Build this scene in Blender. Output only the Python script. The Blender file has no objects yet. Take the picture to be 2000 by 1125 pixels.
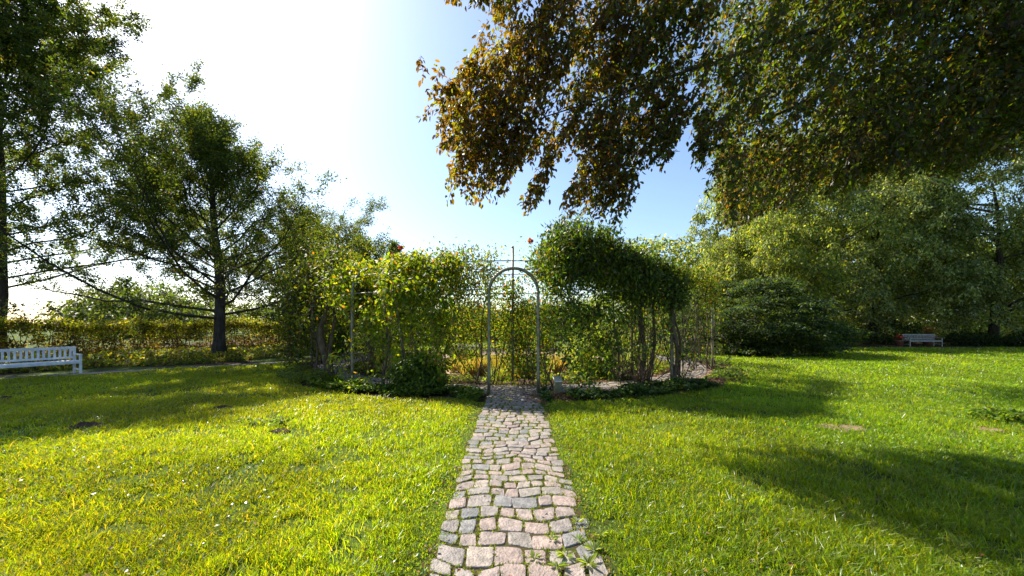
import bpy, math, random
import numpy as np
from mathutils import Vector
R = math.radians
random.seed(7)
rng = np.random.default_rng(7)

# ------------------------------------------------------------------ camera, sky, sun, exposure
sc = bpy.context.scene
CAMH, FPX, HOR = 1.65, 720.0, 632.0
cam_d = bpy.data.cameras.new("camera"); cam = bpy.data.objects.new("camera", cam_d)
sc.collection.objects.link(cam); sc.camera = cam
cam.location = (0, 0, CAMH); cam.rotation_euler = (R(90), 0, 0)
cam_d.sensor_width = 36; cam_d.lens = FPX / 2000 * 36
cam_d.shift_y = (HOR - 562.5) / 2000
cam_d.clip_start = 0.05; cam_d.clip_end = 3000
SUN_AZ, SUN_EL = 52, 44            # degrees to the left of the view axis, above the horizon
SDIR = Vector((-math.sin(R(SUN_AZ)) * math.cos(R(SUN_EL)), math.cos(R(SUN_AZ)) * math.cos(R(SUN_EL)), math.sin(R(SUN_EL))))
w = bpy.data.worlds.new("World"); sc.world = w; w.use_nodes = True
nt = w.node_tree; nt.nodes.clear()
sky = nt.nodes.new('ShaderNodeTexSky'); sky.sky_type = 'NISHITA'; sky.sun_disc = False
sky.sun_elevation = R(SUN_EL); sky.sun_rotation = R(-SUN_AZ)
sky.air_density = 1.0; sky.dust_density = 1.0; sky.ozone_density = 2.6
bg = nt.nodes.new('ShaderNodeBackground'); bg.inputs['Strength'].default_value = 0.105
out = nt.nodes.new('ShaderNodeOutputWorld')
nt.links.new(sky.outputs[0], bg.inputs[0]); nt.links.new(bg.outputs[0], out.inputs[0])
sd = bpy.data.lights.new("sun", 'SUN'); sd.energy = 5.0; sd.angle = R(0.55); sd.color = (1.0, 0.93, 0.80)
so = bpy.data.objects.new("sun", sd); sc.collection.objects.link(so)
so.rotation_euler = SDIR.to_track_quat('Z', 'Y').to_euler(); so.location = (-30, 25, 40)
sc.view_settings.view_transform = 'Standard'; sc.view_settings.look = 'None'
sc.view_settings.exposure = 1.28; sc.view_settings.gamma = 1.0
try:
    sc.cycles.max_bounces = 6; sc.cycles.transmission_bounces = 5; sc.cycles.diffuse_bounces = 4
except Exception: pass

# ------------------------------------------------------------------ helpers
def G(px, py):                      # a point of the ground seen at a photo pixel
    Y = CAMH * FPX / (py - HOR); return ((px - 1000) / FPX * Y, Y)
def P3(px, py, Y): return np.array([(px - 1000) / FPX * Y, Y, CAMH + (HOR - py) / FPX * Y])
_vn = {}
def vnoise(x, y, scale, seed=0):
    x = np.asarray(x, float) / scale; y = np.asarray(y, float) / scale
    if seed not in _vn: _vn[seed] = np.random.default_rng(seed + 99).random((256, 256))
    g = _vn[seed]
    xi = np.floor(x).astype(int); yi = np.floor(y).astype(int); fx = x - xi; fy = y - yi
    fx = fx * fx * (3 - 2 * fx); fy = fy * fy * (3 - 2 * fy)
    a = g[xi % 256, yi % 256]; b = g[(xi + 1) % 256, yi % 256]; c = g[xi % 256, (yi + 1) % 256]; d = g[(xi + 1) % 256, (yi + 1) % 256]
    return (a * (1 - fx) + b * fx) * (1 - fy) + (c * (1 - fx) + d * fx) * fy
CX, CY = 0.0, 16.5                  # middle of the round arbour
RO, RI = 7.9, 6.6                   # radii of its outer and inner posts
def gz(x, y):                       # gentle bumps of the lawn
    x = np.asarray(x, float); y = np.asarray(y, float)
    h = (vnoise(x, y, 1.7, 1) - .5) * .07 + (vnoise(x, y, .5, 2) - .5) * .03
    r = np.hypot(x - CX, y - CY)
    m = np.clip((np.abs(x) - .75) / .6, 0, 1) * np.clip((r - 9.0) / .8, 0, 1)
    m = np.where((r < 9) , 0, np.where(y > CY, np.clip((r - 9) / .8, 0, 1), m))
    return h * m
def norm(v):
    return v / np.maximum(np.linalg.norm(v, axis=-1, keepdims=True), 1e-9)
def npmesh(name, verts, loops, sizes, mat, parent=None, col=None, smooth=False):
    me = bpy.data.meshes.new(name)
    verts = np.asarray(verts, np.float32); loops = np.asarray(loops, np.int32).ravel(); sizes = np.asarray(sizes, np.int32)
    me.vertices.add(len(verts)); me.vertices.foreach_set('co', verts.ravel())
    me.loops.add(len(loops)); me.loops.foreach_set('vertex_index', loops)
    me.polygons.add(len(sizes))
    st = np.zeros(len(sizes), np.int32); st[1:] = np.cumsum(sizes)[:-1]
    me.polygons.foreach_set('loop_start', st)
    try: me.polygons.foreach_set('loop_total', sizes)
    except Exception: pass
    me.polygons.foreach_set('use_smooth', np.full(len(sizes), smooth))
    if col is not None:
        ca = me.color_attributes.new('Col', 'FLOAT_COLOR', 'POINT')
        c4 = np.ones((len(verts), 4), np.float32); c4[:, :3] = col
        ca.data.foreach_set('color', c4.ravel())
    me.update(calc_edges=True); me.validate()
    me.materials.append(mat)
    o = bpy.data.objects.new(name, me); sc.collection.objects.link(o)
    if parent: o.parent = parent
    return o
class MB:
    def __init__(s): s.v = []; s.f = []
    def tube(s, pts, rad, n=6, cap=True):
        pts = np.asarray(pts, float); m = len(pts)
        rad = np.full(m, rad) if np.isscalar(rad) else np.asarray(rad)
        t = np.gradient(pts, axis=0); t = norm(t)
        up = np.array([0.13, 0.21, 1.0]) if abs(t[:, 2]).mean() < .8 else np.array([1.0, 0.17, .1])
        a = norm(np.cross(t, up)); b = np.cross(t, a)
        th = np.arange(n) / n * 2 * math.pi; b0 = len(s.v)
        ring = pts[:, None] + rad[:, None, None] * (np.cos(th)[None, :, None] * a[:, None] + np.sin(th)[None, :, None] * b[:, None])
        s.v += [tuple(p) for p in ring.reshape(-1, 3)]
        for i in range(m - 1):
            for j in range(n):
                k = (j + 1) % n
                s.f.append((b0 + i * n + j, b0 + i * n + k, b0 + (i + 1) * n + k, b0 + (i + 1) * n + j))
        if cap:
            s.f.append(tuple(b0 + j for j in range(n))[::-1]); s.f.append(tuple(b0 + (m - 1) * n + j for j in range(n)))
    def box(s, c, d, M=None, bev=0.0):      # centre, full size, 3x3 axes; chamfered along its top edges
        hx, hy, hz = [q / 2 for q in d]; b = min(bev, hx * .6, hy * .6, hz * .6)
        L = [(-hz, 0), (hz - b, 0), (hz, b)] if b > 0 else [(-hz, 0), (hz, 0)]
        b0 = len(s.v)
        for z, i in L:
            for sx, sy in ((-1, -1), (1, -1), (1, 1), (-1, 1)):
                p = np.array([sx * (hx - i), sy * (hy - i), z])
                if M is not None: p = M @ p
                s.v.append(tuple(p + np.asarray(c)))
        for k in range(len(L) - 1):
            for j in range(4): s.f.append((b0 + 4 * k + j, b0 + 4 * k + (j + 1) % 4, b0 + 4 * k + 4 + (j + 1) % 4, b0 + 4 * k + 4 + j))
        s.f.append((b0 + 3, b0 + 2, b0 + 1, b0)); e = b0 + 4 * (len(L) - 1); s.f.append((e, e + 1, e + 2, e + 3))
    def lathe(s, c, prof, n=20):
        b0 = len(s.v)
        for r, z in prof:
            for j in range(n):
                a = j / n * 2 * math.pi; s.v.append((c[0] + r * math.cos(a), c[1] + r * math.sin(a), c[2] + z))
        for i in range(len(prof) - 1):
            for j in range(n):
                k = (j + 1) % n; s.f.append((b0 + i * n + j, b0 + i * n + k, b0 + (i + 1) * n + k, b0 + (i + 1) * n + j))
        s.f.append(tuple(b0 + j for j in range(n))[::-1]); s.f.append(tuple(b0 + (len(prof) - 1) * n + j for j in range(n)))
    def build(s, name, mat, parent=None, smooth=True, col=None):
        loops = [i for f in s.f for i in f]
        return npmesh(name, s.v, loops, [len(f) for f in s.f], mat, parent, col, smooth)
def tag(o, label=None, cat=None, group=None, kind=None):
    if label: o['label'] = label
    if cat: o['category'] = cat
    if group: o['group'] = group
    if kind: o['kind'] = kind
    return o
def thing(name, label, cat, loc=(0, 0, 0), group=None, rz=0):
    o = bpy.data.objects.new(name, None); sc.collection.objects.link(o); o.empty_display_size = .3
    o.location = loc; o.rotation_euler = (0, 0, rz)
    return tag(o, label, cat, group)
def dup(root, loc, rz, label, group=None):
    r = root.copy(); sc.collection.objects.link(r); r.location = loc; r.rotation_euler = (0, 0, rz); tag(r, label, None, group)
    for ch in list(root.children):
        c = ch.copy(); sc.collection.objects.link(c); c.parent = r
        for g in ch.children:
            d = g.copy(); sc.collection.objects.link(d); d.parent = c
    return r

# ------------------------------------------------------------------ materials
def newmat(name):
    m = bpy.data.materials.new(name); m.use_nodes = True; m.node_tree.nodes.clear()
    return m, m.node_tree
def N(nt, t, **kw):
    n = nt.nodes.new(t)
    for k, v in kw.items():
        if k.startswith('_'): setattr(n, k[1:], v)
    return n
def leafmat(name, trans=(1.6, 1.7, .5), fac=.5, rough=.45, spec=.4):
    m, t = newmat(name)
    at = N(t, 'ShaderNodeAttribute', _attribute_name='Col')
    pb = N(t, 'ShaderNodeBsdfPrincipled'); pb.inputs['Roughness'].default_value = rough
    pb.inputs['Specular IOR Level'].default_value = spec
    tr = N(t, 'ShaderNodeBsdfTranslucent'); vm = N(t, 'ShaderNodeVectorMath', _operation='MULTIPLY')
    vm.inputs[1].default_value = trans
    mx = N(t, 'ShaderNodeMixShader'); mx.inputs[0].default_value = fac; o = N(t, 'ShaderNodeOutputMaterial')
    t.links.new(at.outputs['Color'], pb.inputs['Base Color']); t.links.new(at.outputs['Vector'], vm.inputs[0])
    t.links.new(vm.outputs[0], tr.inputs['Color']); t.links.new(pb.outputs[0], mx.inputs[1]); t.links.new(tr.outputs[0], mx.inputs[2])
    t.links.new(mx.outputs[0], o.inputs[0])
    return m
def noisemat(name, c1, c2, scale=6, rough=.85, bump=.3, bscale=40, attr=False, spec=.3, metal=0, detail=6, stretch=None):
    m, t = newmat(name)
    tc = N(t, 'ShaderNodeTexCoord'); mp = N(t, 'ShaderNodeMapping'); t.links.new(tc.outputs['Object'], mp.inputs[0])
    if stretch: mp.inputs['Scale'].default_value = stretch
    n1 = N(t, 'ShaderNodeTexNoise'); n1.inputs['Scale'].default_value = scale; n1.inputs['Detail'].default_value = detail
    n2 = N(t, 'ShaderNodeTexNoise'); n2.inputs['Scale'].default_value = bscale; n2.inputs['Detail'].default_value = 5
    t.links.new(mp.outputs[0], n1.inputs[0]); t.links.new(mp.outputs[0], n2.inputs[0])
    rp = N(t, 'ShaderNodeValToRGB'); rp.color_ramp.elements[0].position = .35; rp.color_ramp.elements[1].position = .65
    rp.color_ramp.elements[0].color = (*c1, 1); rp.color_ramp.elements[1].color = (*c2, 1)
    t.links.new(n1.outputs['Fac'], rp.inputs[0])
    pb = N(t, 'ShaderNodeBsdfPrincipled'); pb.inputs['Roughness'].default_value = rough; pb.inputs['Metallic'].default_value = metal
    pb.inputs['Specular IOR Level'].default_value = spec
    col = rp.outputs[0]
    if attr:
        at = N(t, 'ShaderNodeAttribute', _attribute_name='Col'); vm = N(t, 'ShaderNodeVectorMath', _operation='MULTIPLY')
        t.links.new(at.outputs['Vector'], vm.inputs[0]); t.links.new(col, vm.inputs[1]); col = vm.outputs[0]
    t.links.new(col, pb.inputs['Base Color'])
    bp = N(t, 'ShaderNodeBump'); bp.inputs['Strength'].default_value = bump; bp.inputs['Distance'].default_value = .02
    t.links.new(n2.outputs['Fac'], bp.inputs['Height']); t.links.new(bp.outputs[0], pb.inputs['Normal'])
    o = N(t, 'ShaderNodeOutputMaterial'); t.links.new(pb.outputs[0], o.inputs[0])
    return m
M = dict(
    ground=noisemat('turf_soil', (.035, .05, .010), (.075, .11, .018), 1.2, 1, .6, 30, spec=.1),
    soil=noisemat('dark_soil', (.030, .020, .014), (.085, .058, .040), 5, 1, .8, 35, spec=.1),
    joint=noisemat('mossy_joint_sand', (.045, .055, .012), (.060, .042, .024), 14, 1, .6, 60, spec=.1),
    gravel=noisemat('pink_gravel', (.33, .22, .16), (.44, .31, .24), 9, 1, .5, 80, spec=.1),
    dirt=noisemat('bare_dirt', (.17, .12, .07), (.26, .18, .12), 6, 1, .7, 40, spec=.1),
    asphalt=noisemat('path_grit', (.08, .065, .05), (.14, .115, .09), 4, .95, .4, 90, spec=.2),
    stone=noisemat('cobble_stone', (.62, .62, .62), (1.15, 1.12, 1.1), 15, .62, .7, 55, attr=True, spec=.45),
    steel=noisemat('weathered_galvanised_steel', (.13, .13, .09), (.25, .24, .18), 9, .5, .1, 80, spec=.5, metal=.55),
    bark=noisemat('tree_bark', (.030, .025, .020), (.075, .062, .050), 10, .95, .9, 30, spec=.15, stretch=(1, 1, .25)),
    barkl=noisemat('vine_bark', (.07, .050, .034), (.16, .12, .085), 12, .95, .8, 40, spec=.15, stretch=(1, 1, .3)),
    paint=noisemat('white_paint', (.50, .53, .56), (.72, .74, .76), 7, .45, .05, 60, spec=.5),
    paintw=noisemat('weathered_pale_paint', (.19, .185, .16), (.32, .31, .28), 9, .6, .1, 60, spec=.4),
    wood=noisemat('grey_wood', (.30, .27, .22), (.45, .41, .35), 9, .8, .3, 60, spec=.2, stretch=(1, 6, 6)),
    stele=noisemat('sandstone', (.16, .15, .075), (.24, .22, .12), 12, .9, .4, 60, spec=.2),
    plaque=noisemat('metal_plaque', (.45, .46, .46), (.60, .61, .60), 12, .38, .05, 60, spec=.5, metal=.6),
    clay=noisemat('terracotta', (.20, .085, .06), (.30, .14, .10), 9, .9, .2, 40, spec=.2),
    grass=leafmat('grass_blade', (2.65, 2.25, .28), .58, .36, .6),
    leaf=leafmat('thin_leaf', (2.7, 2.5, .45), .52, .5, .25),
    leafd=leafmat('glossy_leaf', (2.2, 2.2, .4), .45, .42, .38),
    beech=leafmat('beech_leaf', (4.3, 4.3, .5), .55, .42, .35),
    gloss=leafmat('wet_leaf', (1.8, 1.8, .5), .3, .34, .6),
    petal=leafmat('petal', (1.2, 1.2, 1.2), .4, .6, .2),
)

# ------------------------------------------------------------------ leaves and branches
def palette(n, cols, w=None, jit=.18, r=rng):
    cols = np.asarray(cols, float); i = r.choice(len(cols), n, p=w)
    c = cols[i] * (1 + r.normal(0, jit, (n, 1))) * (1 + r.normal(0, .08, (n, 3)))
    return np.clip(c, .003, .9)
def leaves(name, pos, size, col, mat, parent=None, d=None, nrm=None, ratio=.5, fold=.18, six=False, r=rng):
    n = len(pos); size = np.broadcast_to(np.asarray(size, float), (n,))[:, None]
    if d is None: d = r.normal(0, 1, (n, 3)) + np.array([0, 0, -.5])
    d = norm(d)
    if nrm is None: nrm = r.normal(0, 1, (n, 3)) + np.array([0, 0, .9])
    nrm = norm(nrm - d * (nrm * d).sum(1, keepdims=True)); s = np.cross(d, nrm)
    if six:
        A = [(0, 0, 0), (.28, .42, 1), (.68, .36, 1), (1, 0, -.5), (.68, -.36, 1), (.28, -.42, 1)]
    else:
        A = [(0, 0, 0), (.45, .5, 1), (1, 0, 0), (.45, -.5, 1)]
    vs = [pos + size * (a * d + b * 2 * ratio * s * .5 * 1.0 + (c * fold * .5) * nrm * ratio) for a, b, c in A]
    k = len(A); v = np.stack(vs, 1).reshape(-1, 3)
    if six:   # two quads either side of the midrib
        base = np.arange(n)[:, None] * 6
        loops = (base[:, :, None] + np.array([[0, 1, 2, 3], [0, 3, 4, 5]])[None]).reshape(-1); sizes = np.full(2 * n, 4)
    else:
        base = np.arange(n)[:, None] * 4
        loops = (base[:, :, None] + np.array([[0, 1, 2], [0, 2, 3]])[None]).reshape(-1); sizes = np.full(2 * n, 3)
    return npmesh(name, v, loops, sizes, mat, parent, np.repeat(col, k, axis=0))
def grow(start, d, L, n=6, wig=.15, up=0.0, r=rng):
    p = np.array(start, float); d = norm(np.array(d, float)); pts = [p.copy()]
    for i in range(n):
        d = norm(d + r.normal(0, wig, 3) + np.array([0, 0, up])); p = p + d * L / n; pts.append(p.copy())
    return np.array(pts)
def on_twigs(twigs, per, spread, r=rng, tmin=0.0):
    a = np.concatenate([t[:-1] for t in twigs]); b = np.concatenate([t[1:] for t in twigs])
    i = r.integers(0, len(a), per); f = r.random((per, 1))
    pos = a[i] + (b[i] - a[i]) * f + r.normal(0, spread, (per, 3))
    return pos, norm(b[i] - a[i])

def row_tree(label, x, y, Hh, Rr, nl, seed, tr=.2, cols=None, group=None, name='lawn_tree', dens3=4, lsize=.11, profile=None, lean=0):
    r = np.random.default_rng(seed); base = np.array([x, y, 0.0])
    root = thing(name, label, 'tree', (x, y, 0), group)
    mb = MB(); n = 14; zt = np.linspace(0, 1, n)
    tp = np.stack([np.cumsum(r.normal(0, .05, n)) + lean * zt, np.cumsum(r.normal(0, .05, n)), zt * Hh * .97], 1); tp[0, :2] = 0
    rad = tr * (1 - zt) ** .8 + .015; rad[0] *= 1.45
    zt2 = np.array([0, .035, .09]); 
    mb.tube(tp, rad, 10)
    tw = []
    npri = int(46 * (Hh / 12) ** .5); az = r.random() * 6
    for k in range(npri):
        t = .17 + .79 * (k / (npri - 1)) ** 1.05; az += 2.4 + r.normal(0, .2)
        s = np.array([np.interp(t, zt, tp[:, 0]), np.interp(t, zt, tp[:, 1]), np.interp(t, zt, tp[:, 2])])
        pr = profile(t) if profile else (1 - ((t - .17) / .83)) ** .95 * .95 + .08
        L = Rr * pr * r.uniform(.8, 1.12); el = .26 + 1.1 * (t - .17)
        d = (math.cos(az) * math.cos(el), math.sin(az) * math.cos(el), math.sin(el))
        p = grow(s, d, L, 7, .15, .045, r); r0 = max(.010, np.interp(t, zt, rad) * .30)
        mb.tube(p, np.linspace(r0, .008, 8), 5, False)
        for j in range(1, 8):
            for q in range(2 if L > 1.5 else 1):
                if r.random() > .30 + L / Rr * 1.1: continue
                side = norm(np.cross(p[j] - p[j - 1], [0, 0, 1])) * (1 if (j + q) % 2 else -1)
                dd = norm(p[j] - p[j - 1]) * .8 + side * r.uniform(.5, 1) + np.array([0, 0, r.uniform(-.25, .5)])
                l2 = (L * .36 * (1.15 - j / 8) + .35) * r.uniform(.7, 1.2)
                q2 = grow(p[j], dd, l2, 4, .18, .03, r); mb.tube(q2, np.linspace(.012, .004, 5), 3, False); tw.append(q2)
                for i in range(dens3):
                    k2 = r.integers(1, 5); e = grow(q2[k2], norm(q2[k2] - q2[k2 - 1]) + r.normal(0, .6, 3), .55 * r.uniform(.5, 1.3), 3, .2, .05, r)
                    tw.append(e)
        tw.append(p[4:])
    root_p = mb.build('trunk', M['bark'], root)
    pos, d = on_twigs(tw, nl, .10, r)
    cols = cols or [(.035, .060, .012), (.055, .085, .014), (.028, .045, .012), (.09, .10, .015), (.12, .07, .02)]
    wts = [.36, .3, .2, .11, .03]
    c = palette(nl, cols, wts, .2, r)
    leaves('crown', pos, r.uniform(.7, 1.25, nl) * lsize, c, M['leaf'], root, d=d + r.normal(0, .7, (nl, 3)) + np.array([0, 0, -.25]), ratio=.5, r=r)
    return root

def clump_crown(name, parent, c, rad, nclump, per, lsize, cols, wts, seed, droop=.5, csz=.6, mat='leaf', flat=.55, hollow=.5, zmin=None, ratio=.55, lump=.0, cut=None, lobes=0, lobe=(1.2, 1.2, 1.2)):
    r = np.random.default_rng(seed); c = np.asarray(c, float); rad = np.asarray(rad, float)
    u = norm(r.normal(0, 1, (nclump, 3))); rr = (hollow + (1 - hollow) * r.random(nclump) ** .7)[:, None]
    if lump:
        a = np.arctan2(u[:, 1], u[:, 0]) * 3 + seed; b = u[:, 2] * 5 + seed
        rr = rr * (1 + lump * (np.sin(a) * np.cos(b) + .6 * np.sin(2.3 * a + 1.7 * b)))[:, None]
    cc = c + u * rad * rr
    if lobes:
        li = r.integers(0, lobes, nclump); lc = c + norm(r.normal(0, 1, (lobes, 3))) * rad * (.62 + .38 * r.random((lobes, 1)) ** .5); ls_ = r.uniform(.6, 1.3, (lobes, 1))
        lu = norm(r.normal(0, 1, (nclump, 3)) + np.array([0, 0, .35])); cc = lc[li] + lu * np.array(lobe) * ls_[li] * (.75 + .3 * r.random((nclump, 1))); ltone = r.uniform(.8, 1.25, lobes)[li]
    if zmin is not None:
        cc[:, 2] = np.where(cc[:, 2] < zmin, zmin + r.random(nclump) * rad[2] * .5, cc[:, 2])
    if cut is not None: cc = cc[cut(cc)]; nclump = len(cc)
    tone = r.uniform(.8, 1.2, nclump) * (ltone if lobes else 1)
    i = np.repeat(np.arange(nclump), per); n = len(i)
    e = r.normal(0, .5, (n, 3)) * csz * np.array([1, 1, flat]); dist = np.abs(e[:, 0]) + np.abs(e[:, 1])
    e[:, 2] -= droop * dist
    pos = cc[i] + e; pos[:, 2] = np.maximum(pos[:, 2], .03)
    col = palette(n, cols, wts, .15, r) * tone[i][:, None]
    nn = r.normal(0, .55, (n, 3)) + np.array([0, 0, 1.0]) + u[:nclump][i] * .35 if cut is None else r.normal(0, .55, (n, 3)) + np.array([0, 0, 1.0])
    dd = e * np.array([1, 1, .3]) + np.array([0, 0, -.25 - droop * .5]) * csz + r.normal(0, .25 * csz, (n, 3))
    return leaves(name, pos, r.uniform(.7, 1.25, n) * lsize, col, M[mat], parent, d=dd, nrm=nn, ratio=ratio, r=r)

def shrub(name, label, cat, x, y, rad, nclump, per, lsize, cols, wts=None, seed=1, group=None, stems=6, z0=None, mat='leaf', **kw):
    root = thing(name, label, cat, (x, y, 0), group); r = np.random.default_rng(seed + 500)
    wts = wts or [1 / len(cols)] * len(cols)
    z0 = rad[2] * .55 if z0 is None else z0
    clump_crown('foliage', root, (0, 0, z0), rad, nclump, per, lsize, cols, wts, seed, zmin=.05, mat=mat, **kw)
    for k in range(stems):
        mb = MB(); a = r.random() * 6.28; d = (math.cos(a) * .5 * rad[0], math.sin(a) * .5 * rad[1], rad[2] * 1.1)
        mb.tube(grow((math.cos(a) * .06, math.sin(a) * .06, 0), d, rad[2] * 1.05, 6, .12, 0, r), np.linspace(.02 + rad[2] * .008, .005, 7), 5); mb.build('stem', M['barkl'], root)
    return root

# ------------------------------------------------------------------ ground, paths, beds
def axis(a, b, step, far):
    mid = np.arange(a, b + step / 2, step); g = [1.5]
    out_ = []; d = step * 1.6; v = 0
    while v < far: v += d; out_.append(v); d *= 1.5
    out_ = np.array(out_); return np.concatenate([(a - out_)[::-1], mid, b + out_])
gx = axis(-14, 14, .2, 1200); gy = axis(1, 20, .2, 1200)
XX, YY = np.meshgrid(gx, gy); ZZ = gz(XX, YY)
far_m = (np.abs(XX) > 16) | (YY < 0) | (YY > 23); ZZ = np.where(far_m, 0, ZZ)
nx, ny = len(gx), len(gy); idx = np.arange(nx * ny).reshape(ny, nx)
q = np.stack([idx[:-1, :-1], idx[:-1, 1:], idx[1:, 1:], idx[1:, :-1]], -1).reshape(-1, 4)
o = npmesh('ground', np.stack([XX, YY, ZZ], -1).reshape(-1, 3), q, np.full(len(q), 4), M['ground'], smooth=True); tag(o, kind='structure')

def disc(name, r0, r1, z, mat, n=96, wob=0, seed=3):
    v = []; f = []
    for k in range(n):
        a = k / n * 2 * math.pi; wb = wob * (vnoise(math.cos(a) * 4 + 9, math.sin(a) * 4 + 9, 1, seed) - .5) * 2
        v += [(CX + (r0) * math.sin(a), CY - (r0) * math.cos(a), z), (CX + (r1 + wb) * math.sin(a), CY - (r1 + wb) * math.cos(a), z)]
    for k in range(n):
        a, b = 2 * k, 2 * ((k + 1) % n); f.append((a, a + 1, b + 1, b))
    return tag(npmesh(name, v, [i for q in f for i in q], [4] * n, mat), kind='structure')
disc('flower_bed', 0.01, 8.75, .006, M['soil'], wob=.12)
disc('gravel_path', 3.1, 4.9, .012, M['gravel'])
disc('lawn_circle', 0.01, 3.1, .012, M['ground'])

# cobbles: irregular setts in wavering courses
JP = []
def cobbles(name, mapf, u0, u1, v0, v1, su, sv, seed, wave=None, jag=0.0, mat=M['stone'], tone=1.0):
    r = np.random.default_rng(seed); V = []; F = []; C = []
    v = v0; prev = None
    def edge():
        ks = np.linspace(u0 - .2, u1 + .2, 10); vals = r.normal(0, .013, 10); return lambda u: np.interp(u, ks, vals)
    e0 = edge()
    while v < v1:
        h = sv * r.uniform(.78, 1.22); e1 = edge()
        us = [u0 - r.uniform(0, jag)]; 
        while us[-1] < u1 + r.uniform(-.02, jag): us.append(us[-1] + su * r.uniform(.72, 1.3))
        for a, b in zip(us[:-1], us[1:]):
            b = min(b, u1 + .04)
            if b - a < .075: continue
            g = .005 + r.uniform(0, .006)
            cs = [(a + g, v + e0(a) + g), (b - g, v + e0(b) + g), (b - g, v + h + e1(b) - g), (a + g, v + h + e1(a) - g)]
            cs = [(p[0] + r.normal(0, .009), p[1] + r.normal(0, .009)) for p in cs]
            cen = np.mean(cs, 0); ring = []
            for k in range(4):         # rounded corners, slightly wavy sides
                p0, p1, p2 = np.array(cs[k - 1]), np.array(cs[k]), np.array(cs[(k + 1) % 4])
                c0 = p1 + (p0 - p1) * .16; c2 = p1 + (p2 - p1) * .16; cm = (c0 + c2) / 2 * .35 + p1 * .65
                md = (p1 + p2) / 2 + (cen - (p1 + p2) / 2) * r.uniform(-.05, .05)
                ring += [c0, cm + r.normal(0, .002, 2), c2, md]
            ring = np.array(ring); m = len(ring); b0 = len(V); tilt = r.normal(0, .022, 2); z0 = r.uniform(-.004, .006)
            base = np.array([(.25, .205, .185), (.22, .195, .18), (.27, .21, .185), (.175, .172, .172), (.28, .24, .205), (.235, .21, .185), (.15, .152, .156)][r.choice(7, p=[.24, .2, .2, .1, .1, .1, .06])]) * r.uniform(.88, 1.12) * tone
            for sc_, z in ((1.02, -.02), (1.0, .005), (.972, .011), (.93, .0125), (.70, .013 + r.uniform(-.0015, .0015))):
                for p in ring:
                    p2 = cen + (p - cen) * sc_; zz = z + z0 + (p2 - cen) @ tilt + (r.normal(0, .0017) if z > 0 else 0)
                    pw = p2 if wave is None else (p2[0], p2[1] + wave(p2[0], p2[1]))
                    x, y = mapf(pw[0], pw[1]); V.append((x, y, zz)); C.append(base)
                    if sc_ == 1.02: JP.append((x, y))
            for L in range(4):
                for j in range(m): F.append((b0 + L * m + j, b0 + L * m + (j + 1) % m, b0 + (L + 1) * m + (j + 1) % m, b0 + (L + 1) * m + j))
            F.append(tuple(b0 + 4 * m + j for j in range(m)))
        v += h; e0 = e1
    return npmesh(name, V, [i for f in F for i in f], [len(f) for f in F], mat, None, np.array(C), True)
wav = lambda u, v: .10 * math.sin(v * 1.9 + .4) * (1 - (u / .6) ** 2) + .035 * math.sin(u * 9 + v * 3)
def pathc(v): return .012 + .02 * math.sin(v * .9)
o = cobbles('cobble_path', lambda u, v: (u + pathc(v) , v), -.575, .575, 1.2, 9.55, .175, .165, 5, wav, .03); tag(o, kind='structure')
v = []; f = []
for k in range(60):
    y = 1.0 + k * (8.75 / 59); hw = .59 + .03 * math.sin(y * 3.1) + .04 * math.sin(y * 7.7 + 1)
    v += [(-hw + pathc(y), y, .004), (hw + .03 * math.sin(y * 5) + pathc(y), y, .004)]
for k in range(59): f.append((2 * k, 2 * k + 1, 2 * k + 3, 2 * k + 2))
tag(npmesh('path_bed', v, [i for q in f for i in q], [4] * len(f), M['joint']), kind='structure')
def ringmap(u, v):
    a = u / 7.25; rr = 7.25 + v; return (CX + rr * math.sin(a), CY - rr * math.cos(a))
o = cobbles('ring_path', ringmap, -7.25 * 2.3, 7.25 * 2.3, -.52, .50, .15, .13, 9, None, 0, tone=.95); tag(o, kind='structure')
o = disc('ring_path_bed', 6.66, 7.82, .010, M['joint'])

def strip(name, pts, wdt, z, mat, thick=0):
    pts = np.array(pts, float); t = norm(np.gradient(pts, axis=0)); nn = np.stack([-t[:, 1], t[:, 0]], 1)
    A = pts; B = pts + nn * wdt; v = []
    for a, b in zip(A, B): v += [(a[0], a[1], z), (b[0], b[1], z)]
    f = [(2 * k, 2 * k + 1, 2 * k + 3, 2 * k + 2) for k in range(len(pts) - 1)]
    return npmesh(name, v, [i for q in f for i in q], [4] * len(f), mat)
def smooth(pts, n=40):
    pts = np.array(pts, float); s = np.r_[0, np.cumsum(np.linalg.norm(np.diff(pts, axis=0), axis=1))]; u = np.linspace(0, s[-1], n)
    o = np.stack([np.interp(u, s, pts[:, i]) for i in range(pts.shape[1])], 1)
    for _ in range(6): o[1:-1] = (o[:-2] + 2 * o[1:-1] + o[2:]) / 4
    return o
LP = smooth([(-22, 3), (-18.5, 7), G(-40, 745), G(120, 733), G(300, 722), G(420, 717), G(560, 712), (-8.2, 19), (-9.2, 26), (-11, 40)])
tag(strip('side_path', LP, .8, .008, M['asphalt']), kind='structure')
mb = MB(); mb.tube(np.c_[LP, np.full(len(LP), .012)], .035, 6); tag(mb.build('path_edging', M['wood'], None), kind='structure')
tag(strip('woodland_floor', LP, 17, .004, M['soil']), kind='structure')
def left_of_path(x, y):
    x = np.asarray(x); y = np.asarray(y); o = np.argsort(LP[:, 1]); return x < np.interp(y, LP[o, 1], LP[o, 0]) - .02
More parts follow.
